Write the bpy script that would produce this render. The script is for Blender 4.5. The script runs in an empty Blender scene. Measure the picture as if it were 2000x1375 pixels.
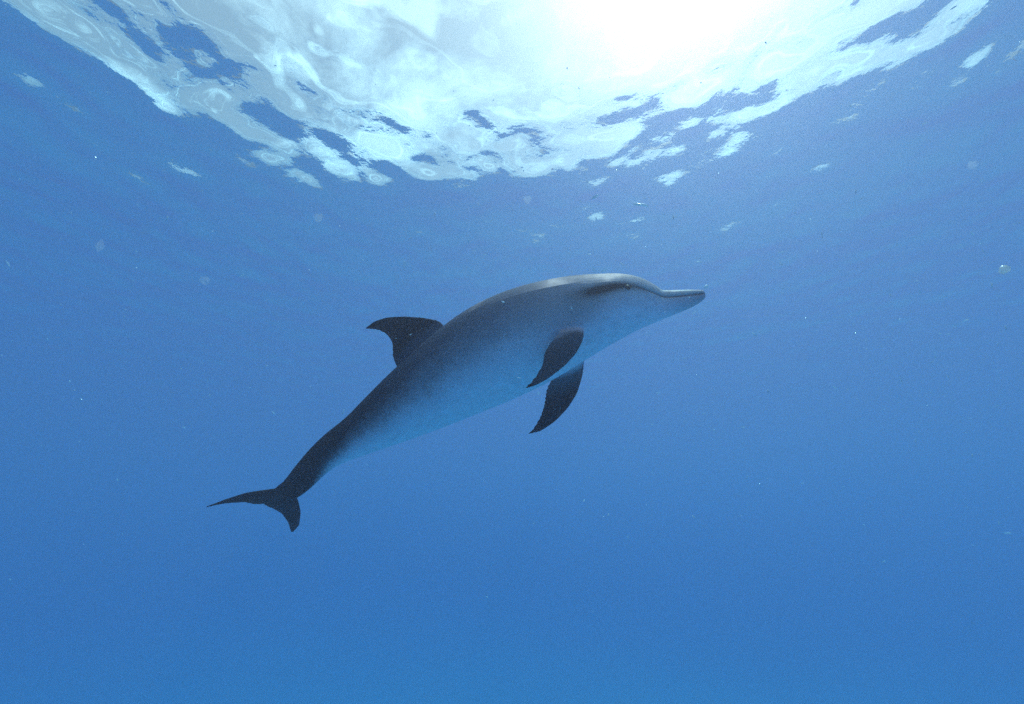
import bpy, bmesh, math, random
import numpy as np
from mathutils import Vector, Matrix
from mathutils.bvhtree import BVHTree

random.seed(7)
rng = np.random.default_rng(11)
scene = bpy.context.scene
COL = scene.collection
R = math.radians

# ------------------------------------------------------------------ camera
DEPTH = 2.7                      # metres below the sea surface
PITCH, ROLL, LENS = R(20.4), R(-.2), 16.0
F = LENS / 36.0 * 2000.0         # focal length in photograph pixels
cam_pos = Vector((0.0, 0.0, -DEPTH))
fwd = Vector((0, math.cos(PITCH), math.sin(PITCH)))
r0 = Vector((1, 0, 0))
u0 = Vector((0, -math.sin(PITCH), math.cos(PITCH)))
right = r0 * math.cos(ROLL) + u0 * math.sin(ROLL)
up = u0 * math.cos(ROLL) - r0 * math.sin(ROLL)
cd = bpy.data.cameras.new("camera")
cd.lens = LENS; cd.sensor_width = 36; cd.sensor_fit = 'HORIZONTAL'
cd.clip_start = 0.02; cd.clip_end = 4000
cam = bpy.data.objects.new("camera", cd); COL.objects.link(cam)
M = Matrix.Identity(4)
for i in range(3):
    M[i][0], M[i][1], M[i][2], M[i][3] = right[i], up[i], -fwd[i], cam_pos[i]
cam.matrix_world = M
scene.camera = cam

# ------------------------------------------------------------------ sky, sun, exposure
SUN_EL, SUN_AZ = R(60), R(33)    # azimuth measured from +Y towards +X
world = bpy.data.worlds.new("World"); scene.world = world
world.use_nodes = True
nt = world.node_tree; nt.nodes.clear()
def N(tree, typ, **kw):
    n = tree.nodes.new(typ)
    for k, v in kw.items():
        if k.startswith('i_'):
            n.inputs[k[2:].replace('_', ' ')].default_value = v
        else:
            setattr(n, k, v)
    return n
sky = N(nt, 'ShaderNodeTexSky', sky_type='NISHITA', sun_disc=False)
sky.sun_elevation = SUN_EL; sky.sun_rotation = SUN_AZ
sky.air_density = 1.0; sky.dust_density = 3.0; sky.ozone_density = 0.0
tc = N(nt, 'ShaderNodeTexCoord')
# broken white cloud, laid out over the whole sky on a plane of constant height
sep = N(nt, 'ShaderNodeSeparateXYZ'); nt.links.new(tc.outputs['Generated'], sep.inputs[0])
zc = N(nt, 'ShaderNodeMath', operation='MAXIMUM'); zc.inputs[1].default_value = 0.05
nt.links.new(sep.outputs['Z'], zc.inputs[0])
dv = N(nt, 'ShaderNodeVectorMath', operation='DIVIDE')
cz = N(nt, 'ShaderNodeCombineXYZ')
for k in range(3): nt.links.new(zc.outputs[0], cz.inputs[k])
nt.links.new(tc.outputs['Generated'], dv.inputs[0]); nt.links.new(cz.outputs[0], dv.inputs[1])
n1 = N(nt, 'ShaderNodeTexNoise'); n1.inputs['Scale'].default_value = 2.0
n1.inputs['Detail'].default_value = 7; n1.inputs['Roughness'].default_value = .62
n1.inputs['Distortion'].default_value = .5
mp = N(nt, 'ShaderNodeMapping'); mp.inputs['Location'].default_value = (1.1, 9.4, 3.0)
nt.links.new(dv.outputs[0], mp.inputs[0]); nt.links.new(mp.outputs[0], n1.inputs['Vector'])
cr = N(nt, 'ShaderNodeValToRGB')
cr.color_ramp.elements[0].position = .51; cr.color_ramp.elements[0].color = (.20, .20, .20, 1)
cr.color_ramp.elements[1].position = .64; cr.color_ramp.elements[1].color = (1, 1, 1, 1)
nt.links.new(n1.outputs['Fac'], cr.inputs[0])
cl = N(nt, 'ShaderNodeMix', data_type='RGBA')
cl.inputs['B'].default_value = (24, 24, 24, 1)
nt.links.new(cr.outputs[0], cl.inputs['Factor']); nt.links.new(sky.outputs[0], cl.inputs['A'])
bg = N(nt, 'ShaderNodeBackground'); bg.inputs['Strength'].default_value = 0.05
nt.links.new(cl.outputs['Result'], bg.inputs['Color'])
wo = N(nt, 'ShaderNodeOutputWorld'); nt.links.new(bg.outputs[0], wo.inputs['Surface'])

ld = bpy.data.lights.new("sun", 'SUN'); ld.energy = 5.0; ld.angle = R(0.5); ld.color = (1.0, .96, .88)
sun = bpy.data.objects.new("sun", ld); COL.objects.link(sun)
sdir = Vector((math.cos(SUN_EL) * math.sin(SUN_AZ), math.cos(SUN_EL) * math.cos(SUN_AZ), math.sin(SUN_EL)))
sun.rotation_euler = sdir.to_track_quat('Z', 'Y').to_euler()
sun.location = sdir * 30

vs = scene.view_settings
vs.view_transform = 'Standard'; vs.look = 'None'; vs.gamma = 1; vs.use_curve_mapping = False
vs.exposure = 0.70
cy = scene.cycles
cy.max_bounces = 10; cy.volume_bounces = 4; cy.diffuse_bounces = 3; cy.glossy_bounces = 3
cy.transmission_bounces = 4; cy.transparent_max_bounces = 16
cy.sample_clamp_indirect = 0.25; cy.sample_clamp_direct = 0
cy.caustics_reflective = False; cy.caustics_refractive = True      # the sun focused by the ripples onto the dolphin
ld.cycles.is_caustics_light = True
cy.use_denoising = False

# ------------------------------------------------------------------ helpers
def mat(name):
    m = bpy.data.materials.new(name); m.use_nodes = True; m.node_tree.nodes.clear()
    t = m.node_tree
    return m, t, N(t, 'ShaderNodeOutputMaterial')
def tag(o, label=None, cat=None, group=None, kind=None):
    if label: o['label'] = label
    if cat: o['category'] = cat
    if group: o['group'] = group
    if kind: o['kind'] = kind
    return o
def mesh_obj(name, verts, faces, material=None, parent=None, smooth=True):
    me = bpy.data.meshes.new(name); me.from_pydata([tuple(v) for v in verts], [], faces)
    if smooth: me.polygons.foreach_set('use_smooth', [True] * len(me.polygons))
    if material: me.materials.append(material)
    o = bpy.data.objects.new(name, me); COL.objects.link(o)
    if parent: o.parent = parent
    return o
def ray(px, py): return fwd + right * ((px - 1000) / F) + up * ((687.5 - py) / F)
def unproj(px, py, d): return cam_pos + ray(px, py) * d
def on_plane(px, py, p0, n):
    r = ray(px, py)
    return cam_pos + r * ((p0 - cam_pos).dot(n) / r.dot(n))

# ------------------------------------------------------------------ sea surface
def axis(core, step, grow, far):
    a = list(np.arange(0, core, step)); s = step
    while a[-1] < far:
        s *= grow; a.append(a[-1] + s)
    a = np.array(a)
    return np.concatenate([-a[:0:-1], a])
ax = axis(6.0, 0.025, 1.045, 260)
ay = axis(6.0, 0.025, 1.045, 260) + 4.0
X, Y = np.meshgrid(ax, ay, indexing='ij')
cell = np.maximum(np.gradient(ax)[:, None], np.gradient(ay)[None, :])
Z = np.zeros_like(X)
SEED = 34
SLOPE = 0.115
NW = 90
wr = np.random.default_rng(SEED)
lam = np.exp(wr.uniform(math.log(.17), math.log(3.0), NW))
for l in lam:
    th = wr.uniform(0, 6.283)
    k = 2 * math.pi / l
    w = np.interp(l, [.17, .3, .5, 1.0, 2.0, 3.0], [.5, 1.0, 1.15, .9, .55, .45])
    a = SLOPE * w * math.sqrt(2.0 / NW) / k * wr.uniform(.6, 1.4)
    fade = np.clip((l / cell - 2.5) / 3.0, 0, 1)
    ph = k * (X * math.cos(th) + Y * math.sin(th)) + wr.uniform(0, 6.283)
    # slow amplitude wander keeps the ripples in groups
    th2 = wr.uniform(0, 6.283); k2 = k / wr.uniform(3, 7)
    env = .6 + .6 * np.sin(k2 * (X * math.cos(th2) + Y * math.sin(th2)) + wr.uniform(0, 6.283))
    s = np.sin(ph)
    Z += a * fade * env * (s + .25 * np.cos(2 * ph))
nx, ny = X.shape
co = np.stack([X, Y, Z], -1).reshape(-1, 3).astype(np.float32)
idx = np.arange(nx * ny).reshape(nx, ny)
quads = np.stack([idx[:-1, :-1], idx[1:, :-1], idx[1:, 1:], idx[:-1, 1:]], -1).reshape(-1, 4)
me = bpy.data.meshes.new("sea_surface")
me.vertices.add(len(co)); me.vertices.foreach_set('co', co.ravel())
me.loops.add(quads.size); me.loops.foreach_set('vertex_index', quads.ravel().astype(np.int32))
me.polygons.add(len(quads))
me.polygons.foreach_set('loop_start', np.arange(0, quads.size, 4, dtype=np.int32))
me.polygons.foreach_set('loop_total', np.full(len(quads), 4, dtype=np.int32))
me.update(calc_edges=True); me.validate()
me.polygons.foreach_set('use_smooth', np.ones(len(me.polygons), dtype=bool))
m, t, out = mat("rippled_sea_surface")
fr = N(t, 'ShaderNodeFresnel'); fr.inputs['IOR'].default_value = 1.333
tcn = N(t, 'ShaderNodeTexCoord')
nz = N(t, 'ShaderNodeTexNoise'); nz.inputs['Scale'].default_value = 9
nz.inputs['Detail'].default_value = 3; nz.inputs['Roughness'].default_value = .5
bp = N(t, 'ShaderNodeBump'); bp.inputs['Strength'].default_value = .15; bp.inputs['Distance'].default_value = .03
t.links.new(tcn.outputs['Object'], nz.inputs['Vector']); t.links.new(nz.outputs['Fac'], bp.inputs['Height'])
gl = N(t, 'ShaderNodeBsdfGlossy'); gl.inputs['Roughness'].default_value = .02; gl.inputs['Color'].default_value = (1, 1, 1, 1)
tr = N(t, 'ShaderNodeBsdfTransparent')
mx = N(t, 'ShaderNodeMixShader')
for n in (fr, gl): t.links.new(bp.outputs[0], n.inputs['Normal'])
t.links.new(fr.outputs[0], mx.inputs[0]); rf=N(t,'ShaderNodeBsdfRefraction'); rf.inputs['IOR'].default_value=1.333; rf.inputs['Roughness'].default_value=0
mr=N(t,'ShaderNodeMixShader'); mr.inputs[0].default_value=.45
t.links.new(tr.outputs[0],mr.inputs[1]); t.links.new(rf.outputs[0],mr.inputs[2]); t.links.new(mr.outputs[0],mx.inputs[1]); t.links.new(gl.outputs[0], mx.inputs[2])
t.links.new(mx.outputs[0], out.inputs['Surface'])
me.materials.append(m)
sea = bpy.data.objects.new("sea_surface", me); COL.objects.link(sea)
sea.cycles.is_caustics_caster = True
tag(sea, kind='structure', label='rippled underside of the sea surface with a bright window of sky', cat='water')

# ------------------------------------------------------------------ seabed
BED = -9.4
g = np.linspace(-270, 270, 91)
gv = [(x, y + 4, BED + .5 * math.sin(x * .11) * math.cos(y * .09) + .2 * math.sin(x * .37 + y * .29)) for x in g for y in g]
gf = [(i * 91 + j, (i + 1) * 91 + j, (i + 1) * 91 + j + 1, i * 91 + j + 1) for i in range(90) for j in range(90)]
m, t, out = mat("pale_sand")
nz = N(t, 'ShaderNodeTexNoise'); nz.inputs['Scale'].default_value = 40
cr = N(t, 'ShaderNodeValToRGB'); cr.color_ramp.elements[0].color = (.60, .56, .52, 1); cr.color_ramp.elements[1].color = (.72, .68, .63, 1)
df = N(t, 'ShaderNodeBsdfDiffuse')
t.links.new(nz.outputs['Fac'], cr.inputs[0]); t.links.new(cr.outputs[0], df.inputs['Color']); t.links.new(df.outputs[0], out.inputs['Surface'])
tag(mesh_obj("seabed", gv, gf, m), kind='structure', label='pale sandy seabed far below, lost in the blue water', cat='seabed')

# ------------------------------------------------------------------ water body (volume)
S_COL, S_DEN, G = (1.2, .80, 1.0), 0.024, 0.0
A_COL, A_DEN = (.16, .732, .912), 0.205
m, t, out = mat("clear_blue_sea_water")
sc_ = N(t, 'ShaderNodeVolumeScatter'); sc_.inputs['Color'].default_value = (*S_COL, 1); sc_.inputs['Density'].default_value = S_DEN
sc_.inputs['Anisotropy'].default_value = G
ab = N(t, 'ShaderNodeVolumeAbsorption'); ab.inputs['Color'].default_value = (*A_COL, 1); ab.inputs['Density'].default_value = A_DEN
ad = N(t, 'ShaderNodeAddShader')
sg = N(t, 'ShaderNodeVolumeScatter'); sg.inputs['Color'].default_value = (1, .88, 1, 1); sg.inputs['Density'].default_value = .034
sg.inputs['Anisotropy'].default_value = .76
ad2 = N(t, 'ShaderNodeAddShader'); t.links.new(sc_.outputs[0], ad2.inputs[0]); t.links.new(sg.outputs[0], ad2.inputs[1])
t.links.new(ad2.outputs[0], ad.inputs[0]); t.links.new(ab.outputs[0], ad.inputs[1]); t.links.new(ad.outputs[0], out.inputs['Volume'])
x0, x1, y0, y1, z0, z1 = -255, 255, -251, 259, BED - 2, 0.6
bv = [(x, y, z) for x in (x0, x1) for y in (y0, y1) for z in (z0, z1)]
bf = [(0, 1, 3, 2), (4, 6, 7, 5), (0, 4, 5, 1), (2, 3, 7, 6), (0, 2, 6, 4), (1, 5, 7, 3)]
tag(mesh_obj("water", bv, bf, m, smooth=False), kind='stuff', label='clear blue sea water all round the dolphin', cat='water')

# ------------------------------------------------------------------ dolphin
# stations from beak to tail stock: back point, belly point (photograph pixels)
ST = [((1376.5, 570.5), (1378, 576)), ((1371.5, 566.5), (1374.5, 585)), ((1352, 565.5), (1356, 598)), ((1322, 565.5), (1322, 613)), ((1294.5, 564.8), (1288, 627)),
      ((1284, 557.5), (1257, 640)), ((1252, 541.5), (1223, 657)), ((1215, 534), (1185, 678)), ((1170, 534), (1145, 702)), ((1120, 537), (1105, 727)),
      ((1070, 545), (1065, 750)), ((1015, 558), (1025, 770)), ((960, 578), (985, 788)), ((905, 607), (940, 806)), ((855, 643), (890, 826)),
      ((805, 686), (838, 846)), ((757, 728), (785, 865)), ((712, 772), (738, 881)), ((670, 815), (697, 895)), ((630, 848), (662, 910)),
      ((598, 880), (638, 927)), ((571, 913), (614, 949)), ((551, 940), (591, 966)), ((535, 956), (568, 977)), ((527, 968), (545, 979))]
NS = len(ST)
SCALE = .85                      # a young dolphin, 1.8 m long
DEP = [SCALE * (1.70 + .02 * math.sin(i / NS * 3) + .30 * max(0, (i - 10) / (NS - 11)) ** 1.4) for i in range(NS)]
WR = [.85, .95, .86, .72, .64, .70, .82, .88, .88, .88, .88, .87, .86, .84, .80, .74, .66, .57, .49, .43, .40, .40, .42, .40, .3]
RHO = R(16)
cen, hh = [], []
for (T, B), d in zip(ST, DEP):
    a, b = unproj(*T, d), unproj(*B, d)
    cen.append((a + b) / 2); hh.append((a - b) / 2)
frames = []
for i in range(NS):
    tg = (cen[max(0, i - 1)] - cen[min(NS - 1, i + 1)]).normalized()          # towards the beak
    u = hh[i].copy(); h = u.length
    u = u.normalized()
    lat = tg.cross(u).normalized()
    if lat.dot(fwd) > 0: lat = -lat                                            # towards the camera
    n_ = (u * math.cos(RHO) - lat * math.sin(RHO)).normalized()
    l_ = (lat * math.cos(RHO) + u * math.sin(RHO)).normalized()
    frames.append((cen[i], tg, n_, l_, h, h * WR[i]))
def catmull(P, t_):
    i = min(int(t_), NS - 2); f = t_ - i
    p0, p1, p2, p3 = P[max(i - 1, 0)], P[i], P[i + 1], P[min(i + 2, NS - 1)]
    return .5 * ((2 * p1) + (-p0 + p2) * f + (2 * p0 - 5 * p1 + 4 * p2 - p3) * f * f + (-p0 + 3 * p1 - 3 * p2 + p3) * f ** 3)
FA = {k: np.array([[*f[j]] for f in frames]) for j, k in ((0, 'c'), (1, 't'), (2, 'n'), (3, 'l'))}
FH = np.array([f[4] for f in frames]); FW = np.array([f[5] for f in frames])
def frame_at(t_):
    c = catmull(FA['c'], t_); n = catmull(FA['n'], t_); l = catmull(FA['l'], t_)
    return c, n / np.linalg.norm(n), l / np.linalg.norm(l), catmull(FH, t_), catmull(FW, t_)
SUB, RING = 5, 48
ts = np.linspace(0, NS - 1, (NS - 1) * SUB + 1)
bvts, bfcs = [], []
for t_ in ts:
    c, n, l, h, w = frame_at(t_)
    keel = np.interp(t_, [0, 15, 19, 24], [0, 0, .5, .5])
    for j in range(RING):
        a = 2 * math.pi * j / RING
        ca, sa = math.cos(a), math.sin(a)
        ww = w * (abs(sa) ** (1 + keel * .8)) * (1 if sa >= 0 else -1)
        bvts.append(c + n * h * ca + l * ww)
K = len(ts)
for i in range(K - 1):
    for j in range(RING):
        bfcs.append((i * RING + j, i * RING + (j + 1) % RING, (i + 1) * RING + (j + 1) % RING, (i + 1) * RING + j))
bfcs.append(tuple(range(RING))[::-1]); bfcs.append(tuple((K - 1) * RING + j for j in range(RING)))

def resample(P, n):
    P = [np.array(p, float) for p in P]
    L = np.concatenate([[0], np.cumsum([np.linalg.norm(P[i + 1] - P[i]) for i in range(len(P) - 1)])])
    q = np.linspace(0, L[-1], n)
    A = np.array(P)
    return np.stack([np.interp(q, L, A[:, k]) for k in range(A.shape[1])], 1)
def smooth_curve(P, n):
    q = resample(P, n * 3)
    for _ in range(6):
        q[1:-1] = .25 * q[:-2] + .5 * q[1:-1] + .25 * q[2:]
    return resample(q, n)
def fin(lead, trail, place, thick, nspan=26, nch=14, normal=None):
    """closed foil between a leading and a trailing edge (root first)"""
    Lc, Tc = smooth_curve(lead, nspan), smooth_curve(trail, nspan)
    P3L = [place(p, i / (nspan - 1)) for i, p in enumerate(Lc)]
    P3T = [place(p, i / (nspan - 1)) for i, p in enumerate(Tc)]
    vs_, fs_ = [], []
    nrm = Vector(normal) if normal is not None else (P3L[nspan // 2] - P3L[0]).cross(P3T[nspan // 3] - P3L[nspan // 3]).normalized()
    loop = 2 * nch
    for i in range(nspan):
        s = i / (nspan - 1)
        A, B = P3L[i], P3T[i]
        ch = (A - B).length
        tk = max(min(thick * (1 - .62 * s), ch * .28), .0050)
        for k in range(loop):
            a = 2 * math.pi * k / loop
            x = .5 - .5 * math.cos(a)                       # 0 leading, 1 trailing
            prof = (math.sqrt(max(x, 0)) * (1 - x) * 2.2 + .18 * math.sin(math.pi * min(1, x)))
            y = (1 if a < math.pi else -1) * prof * tk * .5
            vs_.append(A.lerp(B, x) + nrm * y)
    for i in range(nspan - 1):
        for k in range(loop):
            fs_.append((i * loop + k, i * loop + (k + 1) % loop, (i + 1) * loop + (k + 1) % loop, (i + 1) * loop + k))
    fs_.append(tuple(range(loop))[::-1]); fs_.append(tuple((nspan - 1) * loop + k for k in range(loop)))
    return vs_, fs_

fins = []
# dorsal fin, in the dolphin's own mid plane
c, n, l, h, w = frame_at(14.6)
pl_n, pl_p = Vector(l), Vector(c)
fins.append(fin([(905, 690), (880, 650), (858, 626), (828, 620), (790, 617.5), (756, 619.5), (731, 627), (714, 640)],
                [(850, 785), (800, 750), (772, 718), (765.5, 694), (766.5, 674), (757, 655), (740, 645.5), (714, 643)],
                lambda p, s: on_plane(p[0], p[1], pl_p, pl_n), .035, 34, 16, pl_n))
# near and far flippers
c, n, l, h, w = frame_at(8.9)
def dep(v): return (Vector(v) - cam_pos).dot(fwd)
dn, dfar = dep(c) - w * .98, dep(c) + w * .55
fins.append(fin([(1135, 622), (1142, 648), (1138, 668), (1125, 692), (1100, 718), (1070, 741), (1042, 756), (1024, 759.5)],
                [(1098, 622), (1092, 648), (1078, 664), (1064, 682), (1059, 706), (1050, 727), (1036, 745), (1025, 757)],
                lambda p, s: unproj(p[0], p[1], dn - .012 - .09 * s + .075 * max(0, 1 - 5.5 * s)), .029, 30, 12))
fins.append(fin([(1146, 660), (1142, 700), (1138, 735), (1128, 768), (1110, 797), (1085, 823), (1056, 843), (1031, 848.5)],
                [(1108, 690), (1092, 727), (1073, 745), (1065, 763), (1062, 790), (1054, 815), (1042, 835), (1032, 846)],
                lambda p, s: unproj(p[0], p[1], dfar + .10 * s), .029, 30, 12))
# flukes
c = frame_at(22.6)[0]; fl_p = Vector(c)
Lf = (right * -.65 + up * .19 - fwd * .74).normalized()
Af = (right * -.65 - up * .76 + fwd * .38).normalized()
fl_n = Af.cross(Lf).normalized()
fp = lambda p, s: on_plane(p[0], p[1], fl_p, fl_n)
fins.append(fin([(600, 940), (566, 950), (540, 955), (520, 957.5), (482, 963), (442, 975), (403, 989)],
                [(540, 978), (513, 985), (498, 986), (476, 981.5), (440, 984), (403, 991)], fp, .029, 30, 12, fl_n))
fins.append(fin([(560, 940), (573, 958), (583, 977), (588, 1000), (585, 1025), (573, 1039)],
                [(512, 983), (517, 988), (532, 994), (549, 1004), (561, 1020), (567, 1039)], fp, .029, 30, 12, fl_n))
av, af = [Vector(v) for v in bvts], list(bfcs)
for v_, f_ in fins:
    o_ = len(av); av += v_; af += [tuple(i + o_ for i in f) for f in f_]
dol = mesh_obj("dolphin", av, af)
bm = bmesh.new(); bm.from_mesh(dol.data)
bmesh.ops.recalc_face_normals(bm, faces=bm.faces); bm.to_mesh(dol.data); bm.free()
mod = dol.modifiers.new("remesh", 'REMESH'); mod.mode = 'VOXEL'; mod.voxel_size = .0026; mod.use_smooth_shade = True
sm = dol.modifiers.new("smooth", 'SMOOTH'); sm.factor = .5; sm.iterations = 9
dg = bpy.context.evaluated_depsgraph_get()
me2 = bpy.data.meshes.new_from_object(dol.evaluated_get(dg))
dol.modifiers.clear(); dol.data = me2; me2.name = "dolphin"
nv = len(me2.vertices)
P = np.empty(nv * 3, np.float32); me2.vertices.foreach_get('co', P); P = P.reshape(-1, 3).astype(float)
# body coordinates of every vertex: station along (u), height on the section (v), depth outside the body loft
tt = np.linspace(0, NS - 1, 400)
FR = [frame_at(x) for x in tt]
Cc = np.array([f[0] for f in FR]); Nn = np.array([f[1] for f in FR]); Ll = np.array([f[2] for f in FR]); Hh = np.array([f[3] for f in FR]); Ww = np.array([f[4] for f in FR])
best = np.empty(nv, int)
for s in range(0, nv, 20000):
    D = ((P[s:s + 20000, None, :] - Cc[None]) ** 2).sum(-1); best[s:s + 20000] = D.argmin(1)
U = tt[best]; dP = P - Cc[best]
V = (dP * Nn[best]).sum(1) / Hh[best]; Wc = (dP * Ll[best]).sum(1) / np.maximum(Ww[best], 1e-4)
outside = np.sqrt(V ** 2 + Wc ** 2)
fb = [BVHTree.FromPolygons([tuple(v) for v in v_], f_) for v_, f_ in fins]
finm = np.zeros(nv)
for i in np.nonzero((U > 6.5) & (outside > .97))[0]:
    q = Vector(P[i]); d_ = min((b.find_nearest(q, .03)[3] or .03) for b in fb)
    finm[i] = (1 - min(1, max(0, (d_ - .004) / .010))) * min(1, max(0, (outside[i] - .99) / .20))
# mouth line: a shallow groove cut along the beak
mv = np.interp(U, [0, 1, 2, 3, 4, 5, 6, 6.6], [.0, .05, .15, .24, .35, .34, .31, .27])
dm = (V - mv) * Hh[best]
groove = np.exp(-(dm / .0035) ** 2) * np.clip((6.3 - U) / .5, 0, 1) * np.clip((U - .4) / .5, 0, 1) * (np.abs(Wc) > .3)
P -= (dP / np.maximum(np.linalg.norm(dP, axis=1), 1e-5)[:, None]) * (groove * .006)[:, None]
me2.vertices.foreach_set('co', P.astype(np.float32).ravel())
def seg(u0_, v0_, u1_, v1_):
    au, av_ = (U - u0_) * .12, V - v0_; bu, bv_ = (u1_ - u0_) * .12, v1_ - v0_
    k_ = np.clip((au * bu + av_ * bv_) / (bu * bu + bv_ * bv_), 0, 1)
    return np.hypot(au - k_ * bu, av_ - k_ * bv_)
patch = np.clip(.9 * np.exp(-(seg(6.6, .30, 7.7, .22) / .115) ** 2) + .35 * np.exp(-(seg(7.6, .25, 9.2, -.25) / .13) ** 2), 0, 1)
for nm, arr in (('eyepatch', patch), ('finroot', np.maximum(np.clip((1.55 - outside) / .5, 0, 1), .4 * (Wc > .3)) * (U < 11)), ('along', U / (NS - 1)), ('height', V), ('fin', finm), ('groove', groove)):
    a = me2.attributes.new(nm, 'FLOAT', 'POINT'); a.data.foreach_set('value', arr.astype(np.float32))
me2.update()

m, t, out = mat("dolphin_skin")
L = t.links.new
def attr(n): return N(t, 'ShaderNodeAttribute', attribute_name=n).outputs['Fac']
def math_(op, a, b=None, c=None, clamp=False):
    n = N(t, 'ShaderNodeMath', operation=op); n.use_clamp = clamp
    for i, v in enumerate((a, b, c)):
        if v is None: continue
        if isinstance(v, (int, float)): n.inputs[i].default_value = v
        else: L(v, n.inputs[i])
    return n.outputs[0]
def ramp(x, pts):
    n = N(t, 'ShaderNodeValToRGB'); e = n.color_ramp.elements
    while len(e) < len(pts): e.new(.5)
    for k, (p, c_) in enumerate(pts):
        e[k].position = p; e[k].color = (*((c_,) * 3 if isinstance(c_, (int, float)) else c_), 1)
    L(x, n.inputs[0]); return n.outputs[0]
al, he, fi = attr('along'), attr('height'), attr('fin')
tc_ = N(t, 'ShaderNodeTexCoord')
nA = N(t, 'ShaderNodeTexNoise'); nA.inputs['Scale'].default_value = 7; nA.inputs['Detail'].default_value = 4; L(tc_.outputs['Object'], nA.inputs['Vector'])
nB = N(t, 'ShaderNodeTexNoise'); nB.inputs['Scale'].default_value = 160; nB.inputs['Detail'].default_value = 2; L(tc_.outputs['Object'], nB.inputs['Vector'])
nC = N(t, 'ShaderNodeTexNoise'); nC.inputs['Scale'].default_value = 38; nC.inputs['Detail'].default_value = 3; L(tc_.outputs['Object'], nC.inputs['Vector'])
# lower edge of the dark cape as a height on the flank, by position along the body
edge = math_('MULTIPLY_ADD', ramp(al, [(0, .72), (.20, .72), (.32, .60), (.45, .50), (.60, .47), (.74, .40), (.82, .22), (.88, .0), (1, .0)]), 2.0, -1.0)
j = math_('ADD', math_('MULTIPLY_ADD', nA.outputs['Fac'], .50, -.25), math_('ADD', math_('MULTIPLY_ADD', nB.outputs['Fac'], .45, -.225), math_('MULTIPLY_ADD', nC.outputs['Fac'], .4, -.2)))
cape = math_('MULTIPLY_ADD', math_('SUBTRACT', math_('ADD', he, j), edge), 1.5, .5, clamp=True)
bel = math_('MULTIPLY_ADD', math_('SUBTRACT', math_('ADD', he, math_('MULTIPLY', j, .7)), math_('SUBTRACT', edge, .32)), 1.8, .5, clamp=True)
mixn = lambda f, A, B: None
def mix(f, A, B):
    n = N(t, 'ShaderNodeMix', data_type='RGBA')
    L(f, n.inputs['Factor'])
    for k, v in (('A', A), ('B', B)):
        if isinstance(v, tuple): n.inputs[k].default_value = (*v, 1)
        else: L(v, n.inputs[k])
    return n.outputs['Result']
cape_c = ramp(al, [(0, (.74, .75, .75)), (.27, (.74, .75, .75)), (.36, (.42, .44, .49)), (.46, (.20, .225, .28)), (.56, (.10, .112, .145)), (.66, (.036, .040, .055)), (.76, (.015, .016, .020)), (1, (.007, .007, .008))])  # cape pigment, with the head end painted paler to boost the sunlit forehead
flank_c = ramp(al, [(0, (.62, .63, .66)), (.35, (.56, .58, .62)), (.5, (.45, .47, .53)), (.7, (.32, .34, .39)), (.84, (.07, .07, .08)), (.92, (.010, .010, .011))])
belly_c = ramp(al, [(0, (.40, .37, .42)), (.08, (.50, .46, .52)), (.17, (.93, .80, .90)), (1, (.93, .80, .90))])
base = mix(bel, belly_c, flank_c)
base = mix(cape, base, cape_c)
base = mix(attr('eyepatch'), base, (.03, .03, .035))
# old tooth rakes: thin pale lines running along the body
cv = N(t, 'ShaderNodeCombineXYZ'); L(math_('MULTIPLY', al, 9.0), cv.inputs[0]); L(math_('MULTIPLY_ADD', he, 5.0, math_('MULTIPLY', al, 12.0)), cv.inputs[1])
nS = N(t, 'ShaderNodeTexNoise'); nS.inputs['Scale'].default_value = 1.6; nS.inputs['Detail'].default_value = 1; L(cv.outputs[0], nS.inputs['Vector'])
ln = math_('SUBTRACT', 1.0, math_('MULTIPLY', math_('ABSOLUTE', math_('SUBTRACT', nS.outputs['Fac'], .5)), 70.0), clamp=True)
ln = math_('MULTIPLY', ln, math_('MULTIPLY_ADD', nA.outputs['Fac'], 2.4, -1.15, clamp=True))
base = mix(math_('MULTIPLY', ln, .8), base, (.42, .42, .42))
mot = math_('MULTIPLY_ADD', nC.outputs['Fac'], .40, .80)
mm = N(t, 'ShaderNodeVectorMath', operation='SCALE'); L(base, mm.inputs[0]); L(mot, mm.inputs['Scale']); base = mm.outputs[0]
fin_c = mix(attr('finroot'), (.012, .013, .017), (.14, .15, .18))
base = mix(math_('MULTIPLY', attr('groove'), .8), base, (.05, .05, .05))
base = mix(fi, base, fin_c)
pr = N(t, 'ShaderNodeBsdfPrincipled'); pr.inputs['Roughness'].default_value = .55
pr.inputs['IOR'].default_value = 1.12
L(base, pr.inputs['Base Color'])
bpn = N(t, 'ShaderNodeBump'); bpn.inputs['Strength'].default_value = .15; bpn.inputs['Distance'].default_value = .002
L(nB.outputs['Fac'], bpn.inputs['Height']); L(bpn.outputs[0], pr.inputs['Normal'])
L(pr.outputs[0], out.inputs['Surface'])
me2.materials.clear(); me2.materials.append(m)
me2.polygons.foreach_set('use_smooth', np.ones(len(me2.polygons), dtype=bool))
dol.cycles.is_caustics_receiver = True
# put the dolphin's origin inside its body
org = Vector(frame_at(11)[0])
me2.transform(Matrix.Translation(-org)); dol.location = org
tag(dol, 'grey dolphin with pale belly and dark fins, swimming up to the right below the surface', 'dolphin')

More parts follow.
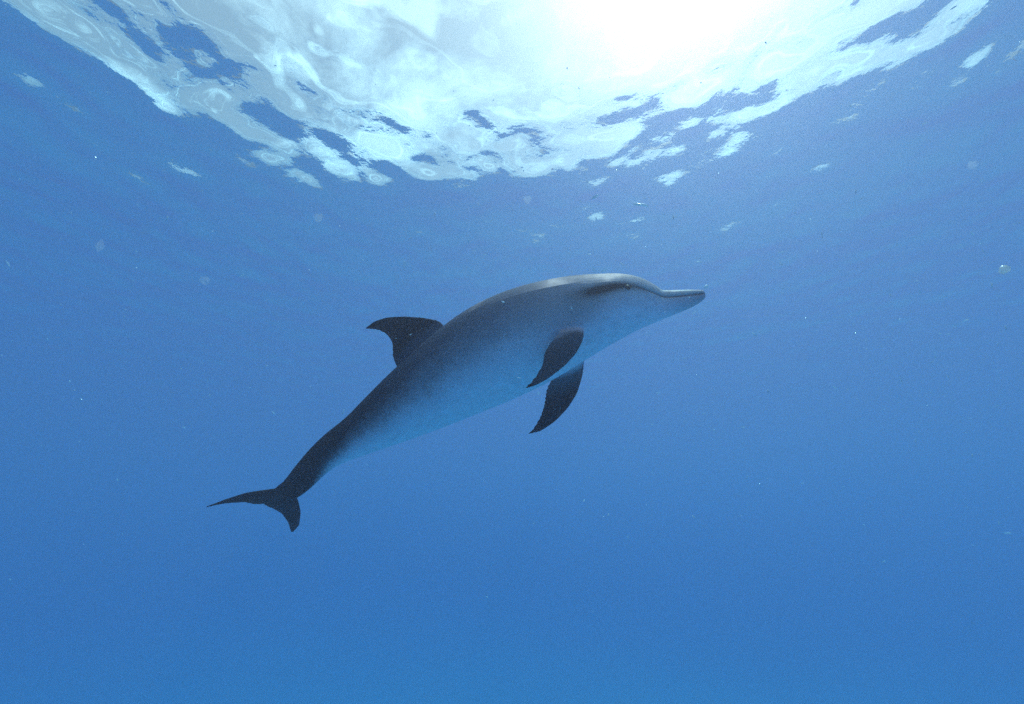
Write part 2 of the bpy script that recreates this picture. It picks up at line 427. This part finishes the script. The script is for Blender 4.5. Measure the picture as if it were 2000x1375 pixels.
m_eye, t, out = mat("dark_eye")
pr = N(t, 'ShaderNodeBsdfPrincipled'); pr.inputs['Base Color'].default_value = (.012, .01, .01, 1); pr.inputs['Roughness'].default_value = .6
t.links.new(pr.outputs[0], out.inputs['Surface'])
def ball(name, c, r, material, parent=None, squash=(1, 1, 1), seg=16):
    bm = bmesh.new(); bmesh.ops.create_uvsphere(bm, u_segments=seg, v_segments=seg // 2, radius=r)
    for v in bm.verts: v.co = Vector((v.co.x * squash[0], v.co.y * squash[1], v.co.z * squash[2]))
    for f in bm.faces: f.smooth = True
    me = bpy.data.meshes.new(name); bm.to_mesh(me); bm.free(); me.materials.append(material)
    o = bpy.data.objects.new(name, me); COL.objects.link(o); o.location = c
    if parent: o.parent = parent; o.location = Vector(c) - parent.location
    return o
c, n, l, h, w = frame_at(6.85)
for s in (1, -1):
    a = R(73)
    ball("eye", Vector(c + n * h * math.cos(a) + l * w * math.sin(a) * s) - Vector(l) * s * .004, .0095, m_eye, dol)

# ------------------------------------------------------------------ drifting specks
m_speck, t, out = mat("pale_speck")
df = N(t, 'ShaderNodeBsdfDiffuse'); df.inputs['Color'].default_value = (.82, .93, 1.0, 1)
tl = N(t, 'ShaderNodeBsdfTranslucent'); tl.inputs['Color'].default_value = (.82, .93, 1.0, 1)
ms = N(t, 'ShaderNodeMixShader'); ms.inputs[0].default_value = .5
gs = N(t, 'ShaderNodeBsdfGlossy'); gs.inputs['Roughness'].default_value = .25; gs.inputs['Color'].default_value = (.95, .97, 1, 1)
m2 = N(t, 'ShaderNodeMixShader'); m2.inputs[0].default_value = .10
t.links.new(df.outputs[0], ms.inputs[1]); t.links.new(tl.outputs[0], ms.inputs[2])
t.links.new(ms.outputs[0], m2.inputs[1]); t.links.new(gs.outputs[0], m2.inputs[2]); t.links.new(m2.outputs[0], out.inputs['Surface'])
random.seed(21)
bm = bmesh.new()
for k in range(900):
    d = .5 + 3.2 * random.random() ** .7
    x, y = random.uniform(-1.25, 1.25), random.gauss(.12, .30)
    if random.random() < .55: x = random.uniform(-.1, 1.25)
    p = cam_pos + (fwd + right * x + up * y) * d
    if p.z > -.15: continue
    r = d * random.choice((.0006, .0007, .0009, .0011, .0016))
    mtx = Matrix.Translation(p) @ Matrix.Rotation(random.uniform(0, 6.28), 4, Vector((random.gauss(0, 1), random.gauss(0, 1), random.gauss(0, 1))).normalized()) @ Matrix.Diagonal((1, 1, random.choice((1, 1.5, 3, 5)), 1))
    bmesh.ops.create_icosphere(bm, subdivisions=1, radius=r, matrix=mtx)
me = bpy.data.meshes.new("drifting_specks"); bm.to_mesh(me); bm.free(); me.materials.append(m_speck)
o = bpy.data.objects.new("drifting_specks", me); COL.objects.link(o)
tag(o, 'tiny pale specks of plankton drifting all through the blue water', 'specks', kind='stuff')


def blob(px, py, d, rx, ry, ang, material, name, label, cat, seed):
    """a lumpy speck of rx by ry photograph pixels"""
    r = random.Random(seed); k = d / F
    bm = bmesh.new(); bmesh.ops.create_icosphere(bm, subdivisions=3, radius=1)
    o1, o2 = r.uniform(0, 6), r.uniform(0, 6)
    for v in bm.verts:
        f_ = 1 + .16 * math.sin(4 * v.co.x + o1) * math.cos(3 * v.co.y + o2) + .08 * math.sin(7 * v.co.z + o1)
        v.co = Vector((v.co.x * rx, v.co.y * ry, v.co.z * min(rx, ry))) * k * f_
    for f in bm.faces: f.smooth = True
    me = bpy.data.meshes.new(name); bm.to_mesh(me); bm.free(); me.materials.append(material)
    o = bpy.data.objects.new(name, me); COL.objects.link(o)
    o.matrix_world = Matrix.Translation(unproj(px, py, d)) @ cam.matrix_world.to_3x3().to_4x4() @ Matrix.Rotation(ang, 4, 'Z')
    return tag(o, label, cat)
m_jelly, t, out = mat("clear_jelly")
tr = N(t, 'ShaderNodeBsdfTransparent'); ms = N(t, 'ShaderNodeMixShader')
df = N(t, 'ShaderNodeBsdfTranslucent'); df.inputs['Color'].default_value = (.85, .85, .85, 1)
ms.inputs[0].default_value = .075
t.links.new(tr.outputs[0], ms.inputs[1]); t.links.new(df.outputs[0], ms.inputs[2]); t.links.new(ms.outputs[0], out.inputs['Surface'])
m_bubble, t, out = mat("white_bubble")
tl = N(t, 'ShaderNodeBsdfTranslucent'); tl.inputs['Color'].default_value = (1, 1, 1, 1)
gs = N(t, 'ShaderNodeBsdfGlossy'); gs.inputs['Color'].default_value = (1, 1, 1, 1); gs.inputs['Roughness'].default_value = .3
ms = N(t, 'ShaderNodeMixShader'); ms.inputs[0].default_value = .2
t.links.new(tl.outputs[0], ms.inputs[1]); t.links.new(gs.outputs[0], ms.inputs[2]); t.links.new(ms.outputs[0], out.inputs['Surface'])
blob(1962, 526, .9, 8.5, 8, .3, m_bubble, 'bubble', 'round white bubble floating alone at the right edge, level with the beak', 'bubble', 1)
blob(1379, 560, 1.35, 4, 3, .5, m_speck, 'bubble', 'tiny white bubble just above the tip of the beak', 'bubble', 2)
blob(195, 480, .8, 6, 11, -.3, m_jelly, 'jelly', 'faint upright oval jelly in the far left of the water', 'jelly', 3)
blob(622, 425, .7, 8.5, 8.5, 0, m_jelly, 'jelly', 'faint round jelly under the middle of the bright window, above the dorsal fin', 'jelly', 4)
blob(400, 548, .75, 8, 8, 0, m_jelly, 'jelly', 'faint round jelly left of the dorsal fin, in open water', 'jelly', 5)
blob(1030, 390, .7, 8, 8, 0, m_jelly, 'jelly', 'faint round jelly straight above the middle of the back', 'jelly', 6)
blob(1900, 322, .7, 8, 8, 0, m_jelly, 'jelly', 'faint round jelly high up near the right edge', 'jelly', 7)
blob(1252, 400, 1.0, 15, 2.6, -.1, m_speck, 'plankton', 'long thin pale sliver of plankton above the forehead', 'plankton', 8)
blob(1163, 384, 1.0, 7, 2.4, .5, m_speck, 'plankton', 'short slanting pale sliver of plankton left of the long sliver', 'plankton', 9)
# healed nick on the ridge of the back behind the dorsal fin
tree = BVHTree.FromPolygons([tuple(v) for v in P], [tuple(p.vertices) for p in me2.polygons])
m_scar, t, out = mat("pale_scar")
pr = N(t, 'ShaderNodeBsdfPrincipled'); pr.inputs['Base Color'].default_value = (.55, .55, .52, 1); pr.inputs['Roughness'].default_value = .6
t.links.new(pr.outputs[0], out.inputs['Surface'])
for qx, qy, rr in ((733, 743, .0055), (722, 751, .004)):
    hit = tree.ray_cast(cam_pos, ray(qx, qy).normalized())[0]
    if hit: ball('scar', hit, rr, m_scar, dol, (1.4, .7, 1.0), 10)
